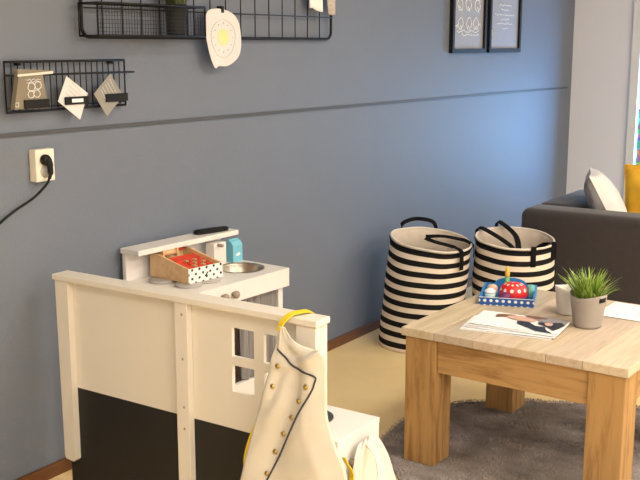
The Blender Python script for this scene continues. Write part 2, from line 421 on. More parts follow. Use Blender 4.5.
# round paper drawing clipped on the rack
def paper_drawing():
    t = thing('paper_drawing', 'white rounded paper with a hand-drawn yellow sun hung on the large rack', 'drawing', (3.165, 2.565, 1.535))
    out = [(-.105, .07), (-.085, .098), (-.04, .105), (-.012, .104), (-.010, .094), (.010, .093), (.012, .102), (.07, .085), (.105, .045), (.115, -.02), (.105, -.07), (.07, -.10), (.02, -.118), (-.03, -.117), (-.045, -.125), (-.06, -.118), (-.085, -.07), (-.108, .01)]
    P = [(q.x, q.z) for q in smoothpath([(a, 0, b) for a, b in out], 3, True)]
    MB().prism(P, 'y', -.0006, .0006).build('sheet', 'paper_pink', t)
    s = MB(); s.prism([(.035*math.cos(2*PI*k/20)*(1+.1*math.sin(5*k)), .033*math.sin(2*PI*k/20)-.005) for k in range(20)], 'y', -.0014, -.0007)
    s.build('sun', 'sun_yellow', t)
    d = MB()
    d.tube([(.075*math.cos(2*PI*k/40)*(1+.05*math.sin(3*2*PI*k/40)), -.0012, .074*math.sin(2*PI*k/40)-.01) for k in range(40)], .0008, 4, closed=True)
    for k in range(12):
        a = 2*PI*k/12; d.tube([(.054*math.cos(a), -.0012, .052*math.sin(a)-.006), (.062*math.cos(a), -.0012, .06*math.sin(a)-.006)], .0013, 4)
    d.build('pen_lines', 'ink_grey', t)
paper_drawing()
tag(MB().box(-.008, .008, -.014, .012, -.012, .014, .002).build('clip', 'black_plastic', loc=(3.163, 2.576, 1.637)), 'small black clip holding the round sun drawing to the large rack', 'clip')

# two small fabrics at the right of the rack
def hang_cloth(name, label, cat, x, z0, z1, w, m, seed, taper=0):
    t = MB()
    def fn(u, v):
        ww = w*(1-taper*(1-v)**2)
        return (x+(u-.5)*ww, 2.583-.006*math.sin(u*9+seed)*(1.2-v)-.012*math.sin(PI*u), z0+(z1-z0)*v+.008*math.sin(u*5+seed)*(1-v))
    t.grid(fn, 16, 16); o = t.build(name, m)
    s = o.modifiers.new('th', 'SOLIDIFY'); s.thickness = .003; s.offset = 1
    return tag(o, label, cat)
hang_cloth('paper_bag', 'crumpled white paper hung at the upper right of the large wire rack', 'paper', 3.855, 1.655, 1.85, .118, 'paper_white', 1)
hang_cloth('lace_pouch', 'beige lace pouch hung over the right edge of the large wire rack', 'pouch', 3.985, 1.643, 1.83, .095, 'cloth_beige', 3, .55)

# ------------------------------------------------------------------ small rack with cards
def small_rack():
    y = 2.606; x0, x1, z0, z1 = 2.118, 2.650, 1.288, 1.447
    t = thing('wall_rack', 'small low black wire rack on the wall holding three paper cards', 'rack', (0, y, 0))
    MB().tube([(x0, 0, z0), (x1, 0, z0), (x1, 0, z1), (x0, 0, z1)], .0045, 8, closed=True).build('frame', 'black_wire', t)
    MB().tube([(x0, 0, z1-.042), (x0, -.018, z1-.042), (x1+.03, -.018, z1-.042)], .0035, 6).build('front_rail', 'black_wire', t)
    g = MB(); n = 20
    for k in range(1, n): g.tube([(x0+(x1-x0)*k/n, 0, z0), (x0+(x1-x0)*k/n, 0, z1)], .0021, 6)
    g.tube([(x0, 0, z0+.012), (x1, 0, z0+.012)], .0025, 6)
    g.build('grid', 'black_wire', t)
    for s in (x0+.06, x1-.06): MB().tube([(s, .022, z1-.006), (s, -.004, z1-.006)], .006, 8).build('wall_hook', 'black_wire', t)
small_rack()
def squiggle(mb, x0, x1, z, y, amp, n, r, rnd):
    pts = [(x0+(x1-x0)*k/n, y, z+rnd.uniform(-amp, amp)) for k in range(n+1)]; mb.tube(pts, r, 4)
rnd = random.Random(5)
# kraft bag
t = thing('paper_bag', 'brown kraft paper bag with white doodles on the left of the small rack', 'paper bag', (0, 2.582, 0))
b = MB()
b.prism([(2.114, 1.300), (2.250, 1.297), (2.236, 1.405), (2.138, 1.408)], 'y', -.020, 0)
b.prism([(2.130, 1.404), (2.272, 1.410), (2.273, 1.418), (2.131, 1.426)], 'y', -.024, -.004)
b.build('bag', 'kraft', t)
MB().prism([(2.128, 1.402), (2.272, 1.4085), (2.273, 1.4165), (2.129, 1.4085)], 'y', -.0262, -.0242).build('folded_edge', 'cream', t)
d = MB()
for (cx, cz, r) in ((2.185, 1.368, .013), (2.212, 1.372, .012), (2.182, 1.344, .011), (2.206, 1.346, .012)):
    d.tube([(cx+r*math.cos(2*PI*k/14)*(1+.25*rnd.random()), -.021, cz+r*math.sin(2*PI*k/14)) for k in range(14)], .0014, 4, closed=True)
d.build('printed_figures', 'ink_white', t); d = MB()
for z in (1.391, 1.384): squiggle(d, 2.165, 2.225, z, -.021, .003, 9, .0009, rnd)
d.build('printed_text', 'ink_white', t)
d = MB(); d.tube([(2.118, -.021, 1.308), (2.130, -.021, 1.308), (2.130, -.021, 1.320), (2.118, -.021, 1.320)], .0012, 4, closed=True)
d.build('printed_square', 'ink_white', t)
def card(name, label, pts, m, ink):
    t = thing(name, label, 'card', (0, 2.579, 0))
    MB().prism(pts, 'y', -.001, .001).build('sheet', m, t)
    cx = sum(p[0] for p in pts)/len(pts); cz = sum(p[1] for p in pts)/len(pts); d = MB()
    ux, uz = (pts[2][0]-pts[1][0]), (pts[2][1]-pts[1][1]); L = math.hypot(ux, uz); ux /= L; uz /= L
    for k in (-2, -1, 0, 1, 2):
        ox, oz = cx-uz*.014*k, cz+ux*.014*k+.012
        d.tube([(ox+ux*s*.005*(1 if k % 2 else .8), -.0016, oz+uz*s*.005+rnd.uniform(-.0012, .0012)) for s in range(-6, 7)], .0007, 4)
    d.build('pen_lines', ink, t)
card('paper_card', 'pinkish white paper card hung cornerwise in the middle of the small rack', [(2.308, 1.316), (2.350, 1.398), (2.442, 1.338), (2.402, 1.250)], 'paper_pink', 'ink_grey')
card('paper_card', 'grey paper card hung cornerwise at the right of the small rack', [(2.470, 1.334), (2.552, 1.402), (2.612, 1.322), (2.528, 1.254)], 'paper_grey', 'ink_white')
def holder(x0, x1, z0, z1, label, y=2.5765):
    t = thing('card_clip', label, 'clip', (0, y, 0))
    MB().box(x0, x1, -.006, 0, z0, z1, .0015).build('bar', 'black_plastic', t); return t
holder(2.150, 2.252, 1.300, 1.328, 'wide black clip across the bottom of the brown kraft paper bag', 2.561)
hc = holder(2.334, 2.440, 1.303, 1.329, 'black clip with a small white tag across the pinkish card')
MB().box(2.362, 2.412, -.0075, -.006, 1.310, 1.322).build('tag', 'paper_white', hc)
holder(2.522, 2.628, 1.304, 1.332, 'black clip across the grey card at the right end of the small rack')

# ------------------------------------------------------------------ socket, plug, cable
t = thing('wall_socket', 'cream surface-mounted wall socket on the blue wall below the small rack', 'socket', (2.256, WY, 1.107))
MB().box(-.040, .040, -.034, 0, -.054, .054, .004).build('housing', 'plastic_white', t)
s = MB(); R = Matrix.Rotation(PI/2, 4, 'X')
s.lathe([(.001, .0), (.019, 0), (.021, .0015), (.021, .003), (.001, .003)], 28, mtx=Matrix.Translation((-.002, -.0325, -.020)) @ R)
s.build('outlet', 'socket_grey', t)
t = thing('power_plug', 'black power plug pushed into the cream wall socket', 'plug', (2.250, 2.594, 1.126))
p = MB()
p.lathe([(.001, 0), (.018, 0), (.018, .012), (.014, .018), (.001, .018)], 28, mtx=Matrix.Rotation(PI/2, 4, 'X'))
p.build('plug_body', 'black_plastic', t)
MB().tube(smoothpath([(.004, -.012, .004), (.007, -.018, -.018), (.006, -.020, -.046), (.002, -.018, -.062)], 5), [.012]*6+[.010]*5+[.006]*5, 10).build('grip', 'black_plastic', t)
MB().tube(smoothpath([(.002, -.018, -.060), (-.006, -.012, -.080), (-.045, .008, -.122), (-.115, .020, -.157), (-.192, .024, -.200), (-.32, .026, -.28), (-.5, .026, -.33)], 8), .0042, 8).build('cable', 'black_plastic', t)

# ------------------------------------------------------------------ framed posters
def poster(x0, x1, z0, label, kind):
    t = thing('framed_poster', label, 'picture', ((x0+x1)/2, WY, z0)); hw = (x1-x0)/2; hh = .72; fw = .026
    MB().plate([(-hw, 0), (hw, 0), (hw, hh), (-hw, hh)], [[(-hw+fw, fw), (hw-fw, fw), (hw-fw, hh-fw), (-hw+fw, hh-fw)]], 'y', -.025, -.001).build('frame', 'black_wire', t)
    MB().box(-hw+fw, hw-fw, -.010, -.004, fw, hh-fw).build('print', 'poster_paper', t)
    d = MB(); r = random.Random(kind+11)
    if kind == 0:
        for row in range(4):
            for k in range(3):
                cx = -.11+.11*k+r.uniform(-.015, .015); cz = .17+.11*row; q = .034
                d.tube([(cx+q*math.cos(2*PI*i/14)*r.uniform(.8, 1.2), -.0112, cz+q*math.sin(2*PI*i/14)*r.uniform(.8, 1.25)) for i in range(14)], .003, 4, closed=True)
                d.tube([(cx-.02, -.0112, cz-.035), (cx+r.uniform(-.01, .01), -.0112, cz-.01), (cx+.025, -.0112, cz-.045)], .0028, 4)
        for k, z in enumerate((.125, .108)): squiggle(d, -.15+.05*k, .14, z, -.0112, .009, 16, .0028, r)
        squiggle(d, -.18, -.15, .16, -.0112, .02, 5, .003, r); squiggle(d, .13, .17, .16, -.0112, .022, 5, .003, r)
    else:
        for k, (w, z) in enumerate(((.05, .15), (.12, .18), (.07, .205), (.15, .235), (.06, .265), (.10, .292), (.04, .345), (.11, .372), (.13, .40), (.09, .43), (.14, .49), (.10, .52), (.06, .55))):
            squiggle(d, -w, w, z, -.0112, .006, max(6, int(w*200)), .0024, r)
        squiggle(d, -.19, -.165, .12, -.0112, .03, 5, .004, r)
    d.build('white_lines', 'ink_white', t)
poster(5.300, 5.765, 1.453, 'black-framed grey poster with white line figures, left of the pair', 0)
poster(5.812, 6.305, 1.453, 'black-framed grey poster with white lines of text, right of the pair', 1)

# ------------------------------------------------------------------ toy kitchen against the wall
def toy_kitchen():
    t = thing('toy_kitchen', 'white wooden toy kitchen with sink bowl and curtain against the blue wall', 'toy kitchen', (2.607, 2.610, 0), -.063)
    L, D, h = .548, .35, .64; cx, cy, r = .43, -.20, .09
    circ = [(cx+r*math.cos(2*PI*k/40), cy+r*math.sin(2*PI*k/40)) for k in range(40)]
    MB().plate([(0, -.018), (L, -.018), (L, -D), (0, -D)], [circ], 'z', h-.02, h).build('worktop', 'kitchen_white', t)
    MB().box(0, L, -D, -D+.018, h-.073, h-.0205, .001).build('front_rail', 'kitchen_white', t)
    MB().box(.0, .02, -D+.019, -.018, 0, h-.021, .001).build('side_panel', 'kitchen_white', t)
    MB().box(L-.045, L-.018, -D+.019, -.018, 0, h-.0735, .001).build('side_panel', 'kitchen_white', t)
    MB().box(.0, .515, -.017, 0, .0, .745, .001).build('back_panel', 'kitchen_white', t)
    MB().box(-.008, .535, -.098, .0, .746, .766, .002).build('shelf', 'kitchen_white', t)
    MB().box(.021, L-.046, -D+.020, -D+.038, .03, .235, .001).build('kick_board', 'kitchen_white', t)
    MB().box(.022, .288, -D+.045, -D+.06, .236, h-.075, .001).build('oven_door', 'dark_brown', t)
    c = MB(); c.grid(lambda u, v: (.292+.206*u, -D+.030+.009*math.sin(u*34+1.2*v)+.003*math.sin(u*71)*(1.1-.3*v), .24+(h-.078-.24)*v), 110, 10)
    c.build('curtain', 'curtain', t)
    s = MB()
    s.lathe([(r+.004, .002), (r-.002, .002), (r-.004, -.006), (r-.012, -.05), (r-.035, -.068), (.001, -.07)], 44, (cx, cy, h), cap=False)
    s.lathe([(.001, -.072), (r-.034, -.070), (r-.0105, -.051), (r-.0022, -.006), (r-.001, .0005), (r+.004, .0005)], 44, (cx, cy, h), cap=False)
    s.build('sink_bowl', 'steel', t)
    for x, y in ((.084, -.118), (.094, -.245), (.188, -.248), (.182, -.128)):
        d = MB(); d.lathe([(.0005, 0), (.049, 0), (.05, .001), (.05, .007), (.049, .008), (.0005, .008)], 36, (x, y, h+.0005)); d.build('hotplate', 'burner_grey', t)
    for x in (.160, .218):
        k = MB(); k.lathe([(.001, 0), (.008, 0), (.008, .006), (.014, .012), (.014, .022), (.010, .026), (.001, .026)], 20, mtx=Matrix.Translation((x, -D-.0003, h-.040)) @ Matrix.Rotation(PI/2, 4, 'X'))
        k.build('knob', 'knob_wood', t)
    f = MB(); f.box(.382, .452, -.105, -.06, h+.0005, h+.092, .002)
    tap = f.build('tap', 'kitchen_white', t)
    sp = MB(); sp.tube([(.405, -.100, h+.084), (.405, -.130, h+.084)], .0065, 12); sp.build('spout', 'knob_wood', tap)
    k = MB(); k.lathe([(.0005, 0), (.005, 0), (.005, .003), (.0005, .003)], 12, mtx=Matrix.Translation((.382, -.083, h+.03)) @ Matrix.Rotation(-PI/2, 4, 'Y')); k.build('screw', 'black_plastic', tap)
    return t
toy_kitchen()
KR = -.063
def K(a, b, z): return (2.607+math.cos(KR)*a-math.sin(KR)*b, 2.610+math.sin(KR)*a+math.cos(KR)*b, z)

# toy cash register
def register():
    t = thing('toy_cash_register', 'toy wooden cash register with red felt keys and polka dot front on the toy kitchen', 'toy', K(.173, -.157, .6490), -.13)
    w, d = .168, .214; hw = w/2; hd = d/2
    prof = [(-hd, 0), (hd, 0), (hd, .088), (hd-.040, .088), (hd-.062, .084), (-hd, .054)]
    for s in (-1, 1):
        x = s*(hw-.004); MB().prism(prof, 'x', x-.004, x+.004).build('side_panel', 'ply', t)
    f = MB(); f.box(-hw+.0085, hw-.0085, -hd+.001, -hd+.007, 0, .045)
    fp = f.build('front_core', 'ply', t)
    f = MB(); f.add([(-hw, -hd-.0012, .0), (hw, -hd-.0012, .0), (hw, -hd-.0012, .0555), (-hw, -hd-.0012, .0555), (-hw, -hd-.0002, .0), (hw, -hd-.0002, .0), (hw, -hd-.0002, .0555), (-hw, -hd-.0002, .0555)],
          [[0, 1, 2, 3], [4, 5, 6, 7], [0, 1, 5, 4], [2, 3, 7, 6], [1, 2, 6, 5], [0, 3, 7, 4]], uvs=[[(0, 0), (4.75, 4.75), (6.45, 3.05), (1.7, -1.7)]] + [[(.5, 0)]*4]*5)
    f.build('front_panel', 'polka_panel', t)
    MB().tube([(-.004, -hd-.0028, .018), (.010, -hd-.0028, .032)], .0022, 6).build('drawer_pull', 'black_plastic', t)
    MB().box(-hw+.0085, hw-.0085, hd-.007, hd-.001, 0, .08).build('back_panel', 'ply', t)
    MB().box(-hw+.0085, hw-.0085, -hd+.008, hd-.008, 0, .006).build('bottom', 'ply', t)
    q = [(-hd+.0075, .034), (hd-.064, .066), (hd-.064, .070), (-hd+.0075, .038)]
    MB().prism(q, 'x', -hw+.0085, hw-.0085).build('key_bed', 'red_felt', t)
    sl = (.066-.034)/(d-.0715)
    for i in range(4):
        for j in range(4):
            y = -hd+.022+.024*j; z = .038+sl*(y+hd-.0075); x = -.012+.021*i
            k = MB(); k.box(x-.008, x+.008, y-.009, y+.009, z, z+.007, .0015); k.build('key', 'ply_dark' if (i+j) % 2 else 'red_felt', t)
    MB().box(-.052, -.024, -.01, .012, .056, .0665, .0015).build('big_key', 'red_felt', t)
    MB().tube([(-.058, hd-.042, .086), (.002, hd-.042, .086)], .011, 18).build('paper_roll', 'ply', t)
    for x in (-.062, .006): MB().box(x-.0035, x+.0035, hd-.056, hd-.03, .068, .101, .001).build('roll_bracket', 'ply', t)
    MB().box(.014, .064, hd-.022, hd-.016, .080, .098, .001).build('display', 'red_felt', t)
register()

# blue carton
t = thing('toy_milk_carton', 'small light blue toy milk carton at the back of the toy kitchen worktop', 'toy', K(.510, -.090, .6403), KR+.05)
c = MB(); c.box(-.030, .030, -.024, .024, 0, .068, .0015)
c.prism([(-.0235, .068), (.0235, .068), (.012, .084), (-.012, .084)], 'x', -.0295, .0295); c.build('carton', 'carton_blue', t)
MB().box(-.0295, .0295, -.0045, .0045, .0835, .092, .001).build('top_fold', 'carton_blue', t)
l = MB(); l.prism([(-.012, .024), (.010, .026), (.015, .031), (.008, .038), (-.004, .036), (-.014, .031)], 'y', -.0252, -.0242); l.build('emblem', 'paper_white', t)

# black case on the shelf
t = thing('remote_control', 'long flat black remote lying on the shelf of the toy kitchen', 'remote control', K(.420, -.050, .7665), KR-.25)
b = MB(); P = smoothpath([(-.072, -.014, 0), (-.072, .010, 0), (-.05, .018, 0), (.07, .016, 0), (.074, -.010, 0), (-.05, -.020, 0)], 5, True)
b.prism([(q.x, q.y) for q in P], 'z', 0, .013); b.build('case', 'black_plastic', t)
b = MB(); b.prism([(q.x*.92, q.y*.8) for q in P], 'z', .0131, .016); b.build('lid', 'black_plastic', t)

# ------------------------------------------------------------------ play partition
def partition():
    t = thing('play_partition', 'cream wooden play partition with window cut-outs and black chalkboard panels', 'partition', (0, 0, 0))
    holes = [[(a, z0), (b, z0), (b, z1), (a, z1)] for a, b in ((1.712, 1.794), (1.595, 1.676)) for z0, z1 in ((.483, .566), (.593, .682))]
    MB().plate([(1.478, .3655), (2.513, .3655), (2.513, .738), (1.478, .738)], holes, 'x', 2.228, 2.241).build('panel', 'white_paint', t)
    MB().box(2.228, 2.241, 1.478, 2.510, .0, .365).build('chalkboard', 'chalkboard', t)
    MB().box(2.195, 2.265, 1.470, 2.525, .7385, .757, .0025).build('top_rail', 'white_paint', t)
    pl = [(2.462, .738), (2.519, .738), (2.512, .118), (2.506, .110), (2.470, .106), (2.462, .114)]
    MB().prism(pl, 'x', 2.202, 2.2275).build('left_post', 'white_paint', t)
    m = MB().box(2.203, 2.2275, 1.946, 1.996, 0, .738, .0015).build('middle_post', 'white_paint', t)
    for z in (.70, .56, .405, .335):
        s = MB(); s.lathe([(.0005, 0), (.0045, 0), (.0035, .0015), (.0005, .0015)], 12, mtx=Matrix.Translation((2.2028, 1.966, z)) @ Matrix.Rotation(-PI/2, 4, 'Y')); s.build('screw', 'screw', m)
    MB().box(2.203, 2.2275, 1.478, 1.545, 0, .738, .0015).build('end_post', 'white_paint', t)
    MB().box(2.242, 2.262, 1.478, 1.51, 0.402, .738, .0015).build('corner_post', 'white_paint', t)
    MB().box(2.242, 2.258, 2.44, 2.50, 0, .738, .0015).build('rear_post', 'white_paint', t)
    MB().box(2.242, 2.252, 1.512, 2.438, .71, .738, .001).build('rear_rail', 'white_paint', t)
partition()
def stove():
    t = thing('toy_stove', 'low white wooden toy stove box at the near end of the play partition', 'toy stove', (2.243, 1.430, 0))
    w, d, h = .234, .36, .400
    MB().box(0, w, 0, d, h-.018, h, .0015).build('worktop', 'kitchen_white', t)
    MB().box(0.002, w-.001, .001, .018, 0.0, h-.0185, .0015).build('front_panel', 'kitchen_white', t)
    MB().box(w-.018, w-.001, .0185, d-.001, 0, h-.0185, .0015).build('side_panel', 'kitchen_white', t)
    MB().box(.002, .018, .0185, d-.001, 0, h-.0185, .0015).build('side_panel', 'kitchen_white', t)
    b = MB(); b.lathe([(.0005, 0), (.062, 0), (.063, .001), (.063, .005), (.062, .006), (.0005, .006)], 40, (.118, .165, h+.0003)); b.build('hotplate', 'burner_black', t)
    k = MB(); k.lathe([(.0005, 0), (.009, 0), (.009, .02), (.012, .024), (.012, .034), (.009, .038), (.0005, .038)], 20, mtx=Matrix.Translation((.068, .0005, .318)) @ Matrix.Rotation(PI/2, 4, 'X')); k.build('knob', 'knob_wood', t)
stove()

# ------------------------------------------------------------------ apron hung on the partition
def lerpc(P, t):
    n = len(P)-1; i = min(n-1, int(t*n)); f = t*n-i; return tuple(P[i][k]+(P[i+1][k]-P[i][k])*f for k in range(len(P[0])))
def cat(P, n=12): return [(q.x, q.y) for q in smoothpath([(a, b, 0) for a, b in P], n)]
def apron():
    t = thing('apron', 'white child chef apron with brass studs hanging by a yellow strap on the partition', 'apron', (0, 0, 0))
    Lc = cat([(1.572, .735), (1.600, .618), (1.637, .492), (1.675, .378), (1.712, .246), (1.73, .17)])
    Rc = cat([(1.556, .735), (1.531, .709), (1.501, .695), (1.458, .688), (1.424, .690), (1.419, .63), (1.419, .552), (1.409, .482), (1.386, .415), (1.356, .334), (1.335, .19)])
    def surf(u, v):
        a = lerpc(Lc, v); b = lerpc(Rc, v)
        y = a[0]+(b[0]-a[0])*u; z = a[1]+(b[1]-a[1])*u
        fold = .010*math.sin(u*8+v*2.0)*min(1, v*3)+.012*math.sin(PI*u)*min(1, v*2)+.010*nz(u*3, v*5, 2)
        fold += .010*math.exp(-((v-.16-.22*u)/.045)**2)+.008*math.exp(-((v-.30-.1*u)/.04)**2)*u
        fold += .004*math.sin(u*14+v*7)*math.exp(-((v-.45)/.25)**2)+.005*nz(u*5, v*9, 9)*min(1, v*3)+.008*math.exp(-((u-.55-.3*v)/.05)**2)*max(0, v-.35)
        wrap = .03*max(0, u-.72)**1.2*min(1, v*2)
        return Vector((2.176-.012-fold*.9+wrap*.6, y, z-.02*math.sin(PI*u)*v*.3))
    c = MB(); c.grid(lambda u, v: surf(u, v), 40, 70)
    o = c.build('apron_body', 'apron', t, fix=False); s = o.modifiers.new('th', 'SOLIDIFY'); s.thickness = .0025; s.offset = 0
    def at(y, z):                                              # nearest point of the cloth to (y, z)
        best = None
        for i in range(41):
            for j in range(71):
                p = surf(i/40, j/70); d = (p.y-y)**2+(p.z-z)**2
                if best is None or d < best[0]: best = (d, p.x)
        return Vector((best[1]-.003, y, z))
    pp = [(1.585, .690), (1.575, .672), (1.538, .644), (1.505, .627), (1.450, .619), (1.447, .598), (1.465, .557), (1.505, .49), (1.557, .39), (1.619, .268), (1.65, .19)]
    pts = smoothpath([at(*q) for q in cat(pp[1:], 5)[::2]], 3)
    MB().tube(pts, .0028, 6).build('piping', 'piping', t)
    for y, z in [(1.569, .625), (1.590, .561), (1.471, .584), (1.499, .536), (1.529, .48), (1.56, .424), (1.593, .361), (1.618, .291), (1.618, .47)][:8]:
        q = at(y, z); k = MB(); k.lathe([(.0055, 0), (.0075, .001), (.0075, .003), (.003, .0055), (.0005, .006)], 16, mtx=Matrix.Translation(q) @ Matrix.Rotation(-PI/2, 4, 'Y')); k.build('stud', 'brass', t)
    MB().ribbon(smoothpath([(2.163, 1.574, .722), (2.172, 1.572, .742), (2.188, 1.562, .759), (2.205, 1.556, .7655), (2.235, 1.546, .7655), (2.258, 1.538, .763), (2.272, 1.533, .748), (2.273, 1.53, .69)], 6), .021, .003, (.35, .93, .1)).build('strap', 'yellow_web', t)
    MB().ribbon(smoothpath([(2.172, 1.652, .445), (2.166, 1.672, .40), (2.162, 1.692, .34), (2.164, 1.700, .29), (2.17, 1.69, .22)], 6), .016, .002, (.3, 1, .1)).build('waist_tie', 'yellow_web', t)
    MB().ribbon(smoothpath([(2.186, 1.374, .388), (2.190, 1.368, .372), (2.200, 1.362, .352), (2.215, 1.366, .318), (2.212, 1.372, .24)], 6), .018, .002, (.3, 1, .1)).build('waist_tie', 'yellow_web', t)
apron()
def cloth():
    t = thing('cotton_cloth', 'crumpled white cotton cloth heaped against the front of the low toy stove', 'cloth', (0, 0, 0))
    top = (2.338, 1.372, .375)
    def fn(u, v):
        # a draped, folded bundle: narrow gathered top, wide crumpled bottom
        a = PI*(u*1.0); w = .02+.165*v**.40; dpt = .012+.055*v**.7
        cx = top[0]+.012+.035*v; x = cx-math.cos(a)*w*(.62+.3*v if a < PI/2 else 1)*(1+.12*nz(u*4, v*3, 1)); y = 1.408-.010*v-math.sin(a)*dpt*(1+.35*math.sin(u*13+v*2)*v)
        z = .376-.372*v+.012*(1-v)*nz(u*5, v*5, 4)-.05*v*(1-v)*abs(u-.5)
        y -= .014*math.exp(-((u-.45-.22*v)/.07)**2)*v
        return (x, min(y, 1.418), z)
    c = MB(); c.grid(fn, 50, 40); o = c.build('cloth_body', 'apron', t, fix=False)
    s = o.modifiers.new('th', 'SOLIDIFY'); s.thickness = .003; s.offset = 0
    e = MB(); e.ribbon(smoothpath([(2.335, 1.385, .376), (2.320, 1.345, .345), (2.305, 1.325, .28), (2.30, 1.318, .18)], 6), .016, .004, (1, -.3, .3)); e.build('hem', 'apron', t)
cloth()

# ------------------------------------------------------------------ striped laundry baskets
RT = Vector((.553, -.833, 0)); FW = Vector((.833, .553, 0))
def laundry(label, loc, h, r0, r1, lean, tr, tf, m, straps, seed):
    t = thing('laundry_basket', label, 'laundry basket', loc, 0, 'striped laundry baskets')
    n = 64
    def ring(u, rr, k, zz=None, jit=1):
        a = 2*PI*k/n; d = RT*math.cos(a)+FW*math.sin(a); w = 1+jit*(.022*nz(math.cos(a)*2+seed, math.sin(a)*2, u*4)+.010*math.sin(u*9*PI/4+seed+2*a))
        off = RT*lean[0]*u**1.1+FW*lean[1]*u
        p = off+d*rr*w; s = u*u*.7+u*.3
        return Vector((p.x, p.y, h*u-s*(tr*rr*math.cos(a)*1+tf*(-rr*math.sin(a)))*1.0+.006*nz(math.cos(a)*1.5, math.sin(a)*1.5+seed, u*2)*u))
    def R(u): return r0+(r1-r0)*u+.004*math.sin(PI*u)
    b = MB(); U = 40
    vs = [ring(j/U, R(j/U), k) for j in range(U+1) for k in range(n)]; fs = []; uv = []
    for j in range(U):
        for k in range(n):
            fs.append([j*n+k, j*n+(k+1) % n, (j+1)*n+(k+1) % n, (j+1)*n+k]); uv.append([(k/n, j/U), ((k+1)/n, j/U), ((k+1)/n, (j+1)/U), (k/n, (j+1)/U)])
    fs.append(list(range(n))[::-1]); uv.append([(0, .02)]*n)
    b.add(vs, fs, uvs=uv, smooth=True); b.build('body', m, t, fix=False)
    l = MB(); V = 20
    vs = [ring(1-.9*j/V, R(1-.9*j/V)-.006-.006*abs(nz(k*.35+seed, j*.5))-(.004 if j else -.0045), k) for j in range(V+1) for k in range(n)]; fs = []
    for j in range(V):
        for k in range(n): fs.append([j*n+k, j*n+(k+1) % n, (j+1)*n+(k+1) % n, (j+1)*n+k])
    fs.append([V*n+k for k in range(n)]); l.add(vs, fs, smooth=True); l.build('lining', 'lining', t, fix=False)
    MB().tube([ring(1, R(1)-.001, k)+Vector((0, 0, .002)) for k in range(n)], .0052, 8, closed=True).build('rim', 'cream', t)
    MB().tube([ring(.985, R(.985)+.003, k) for k in range(n)], .0035, 6, closed=True).build('rim_cord', 'black_web', t)
    def top(a, bb, dz):
        off = RT*lean[0]+FW*lean[1]; p = off+RT*a+FW*bb; return Vector((p.x, p.y, h-(tr*a-tf*bb)+dz))
    for path, side, wd in straps:
        pts = smoothpath([top(*q) for q in path], 7)
        sd = [Vector(side[min(len(side)-1, i//7)]) for i in range(len(pts))] if isinstance(side, list) else side
        MB().ribbon(pts, wd, .004, sd).build('handle', 'black_web', t)
    return t
r = .2
h1 = [([(-.13, .155, -.05), (-.135, .165, .0), (-.125, .17, .028), (-.06, .2, .046), (.02, .21, .040), (.045, .205, .012), (.045, .19, -.05)], tuple(Vector((0, 0, 1))+FW*.3), .02),
      ([(.130, -.172, -.085), (.130, -.176, -.02), (.128, -.168, .008), (.10, -.11, .008), (.02, -.05, .006), (-.018, -.012, .006), (-.022, .02, .006), (.005, .045, .006), (.07, .06, .008), (.14, .04, .008), (.185, .0, .010), (.21, -.02, -.01), (.212, -.022, -.06)], [RT*.8+FW*.6]*3+[RT*.3+FW*.8+Vector((0, 0, .3))]*8+[RT*.1+FW*1.0]*4, .024)]
laundry('striped laundry basket leaning to the right, nearest the toy kitchen', (4.39, 2.308, 0), .538, .206, .201, (.052, 0), .10, .11, 'canvas_stripe', h1, 1.3)
h2 = [([(-.165, .115, -.05), (-.172, .115, .004), (-.155, .10, .022), (-.10, .06, .004), (-.03, .0, -.03), (.0, -.03, -.055), (.02, .0, -.045), (.02, .08, -.01), (-.02, .16, .02), (-.055, .188, .03), (-.06, .2, -.03)], tuple(RT*.5+FW*.6+Vector((0, 0, .2))), .03),
      ([(.055, -.192, -.085), (.055, -.195, -.01), (.058, -.185, .012), (.075, -.12, -.015), (.10, -.09, -.02), (.135, -.085, .0), (.165, -.105, .012), (.172, -.112, -.01), (.17, -.112, -.07)], tuple(RT*.9+FW*.1), .026)]
laundry('upright striped laundry basket standing directly in front of the dark sofa', (4.633, 1.908, 0), .550, .196, .195, (0, 0), .025, .10, 'canvas_stripe2', h2, 4.1)

# ------------------------------------------------------------------ coffee table
def table():
    x0, x1, y0, y1, h = -.403, .402, -.415, .406, .515
    t = thing('coffee_table', 'sturdy wooden plank coffee table with thick square legs on the grey rug', 'table', (3.41, 1.24, 0), math.radians(-2.2))
    rnd = random.Random(2); b = MB(); ys = [.406, .275, .125, -.015, -.14, -.265, -.415]
    for a, c in zip(ys[1:], ys[:-1]):
        f = rnd.uniform(.88, 1.06); b.box(x0, x1, a+.0008, c-.0008, h-.030, h, .002, tint=(f, f*rnd.uniform(.96, 1.02), f*rnd.uniform(.93, 1.03)))
    b.build('tabletop', 'table_top', t)
    lw = .122; i = .012
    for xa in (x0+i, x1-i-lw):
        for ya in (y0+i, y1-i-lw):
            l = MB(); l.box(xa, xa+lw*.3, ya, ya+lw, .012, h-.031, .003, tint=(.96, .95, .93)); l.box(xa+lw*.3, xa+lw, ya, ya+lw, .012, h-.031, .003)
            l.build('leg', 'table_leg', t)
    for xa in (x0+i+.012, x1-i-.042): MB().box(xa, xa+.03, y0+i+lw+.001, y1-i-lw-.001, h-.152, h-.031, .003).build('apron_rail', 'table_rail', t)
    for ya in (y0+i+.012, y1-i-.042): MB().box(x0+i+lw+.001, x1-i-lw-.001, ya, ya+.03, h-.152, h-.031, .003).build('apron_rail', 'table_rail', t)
table()
TZ = .5155

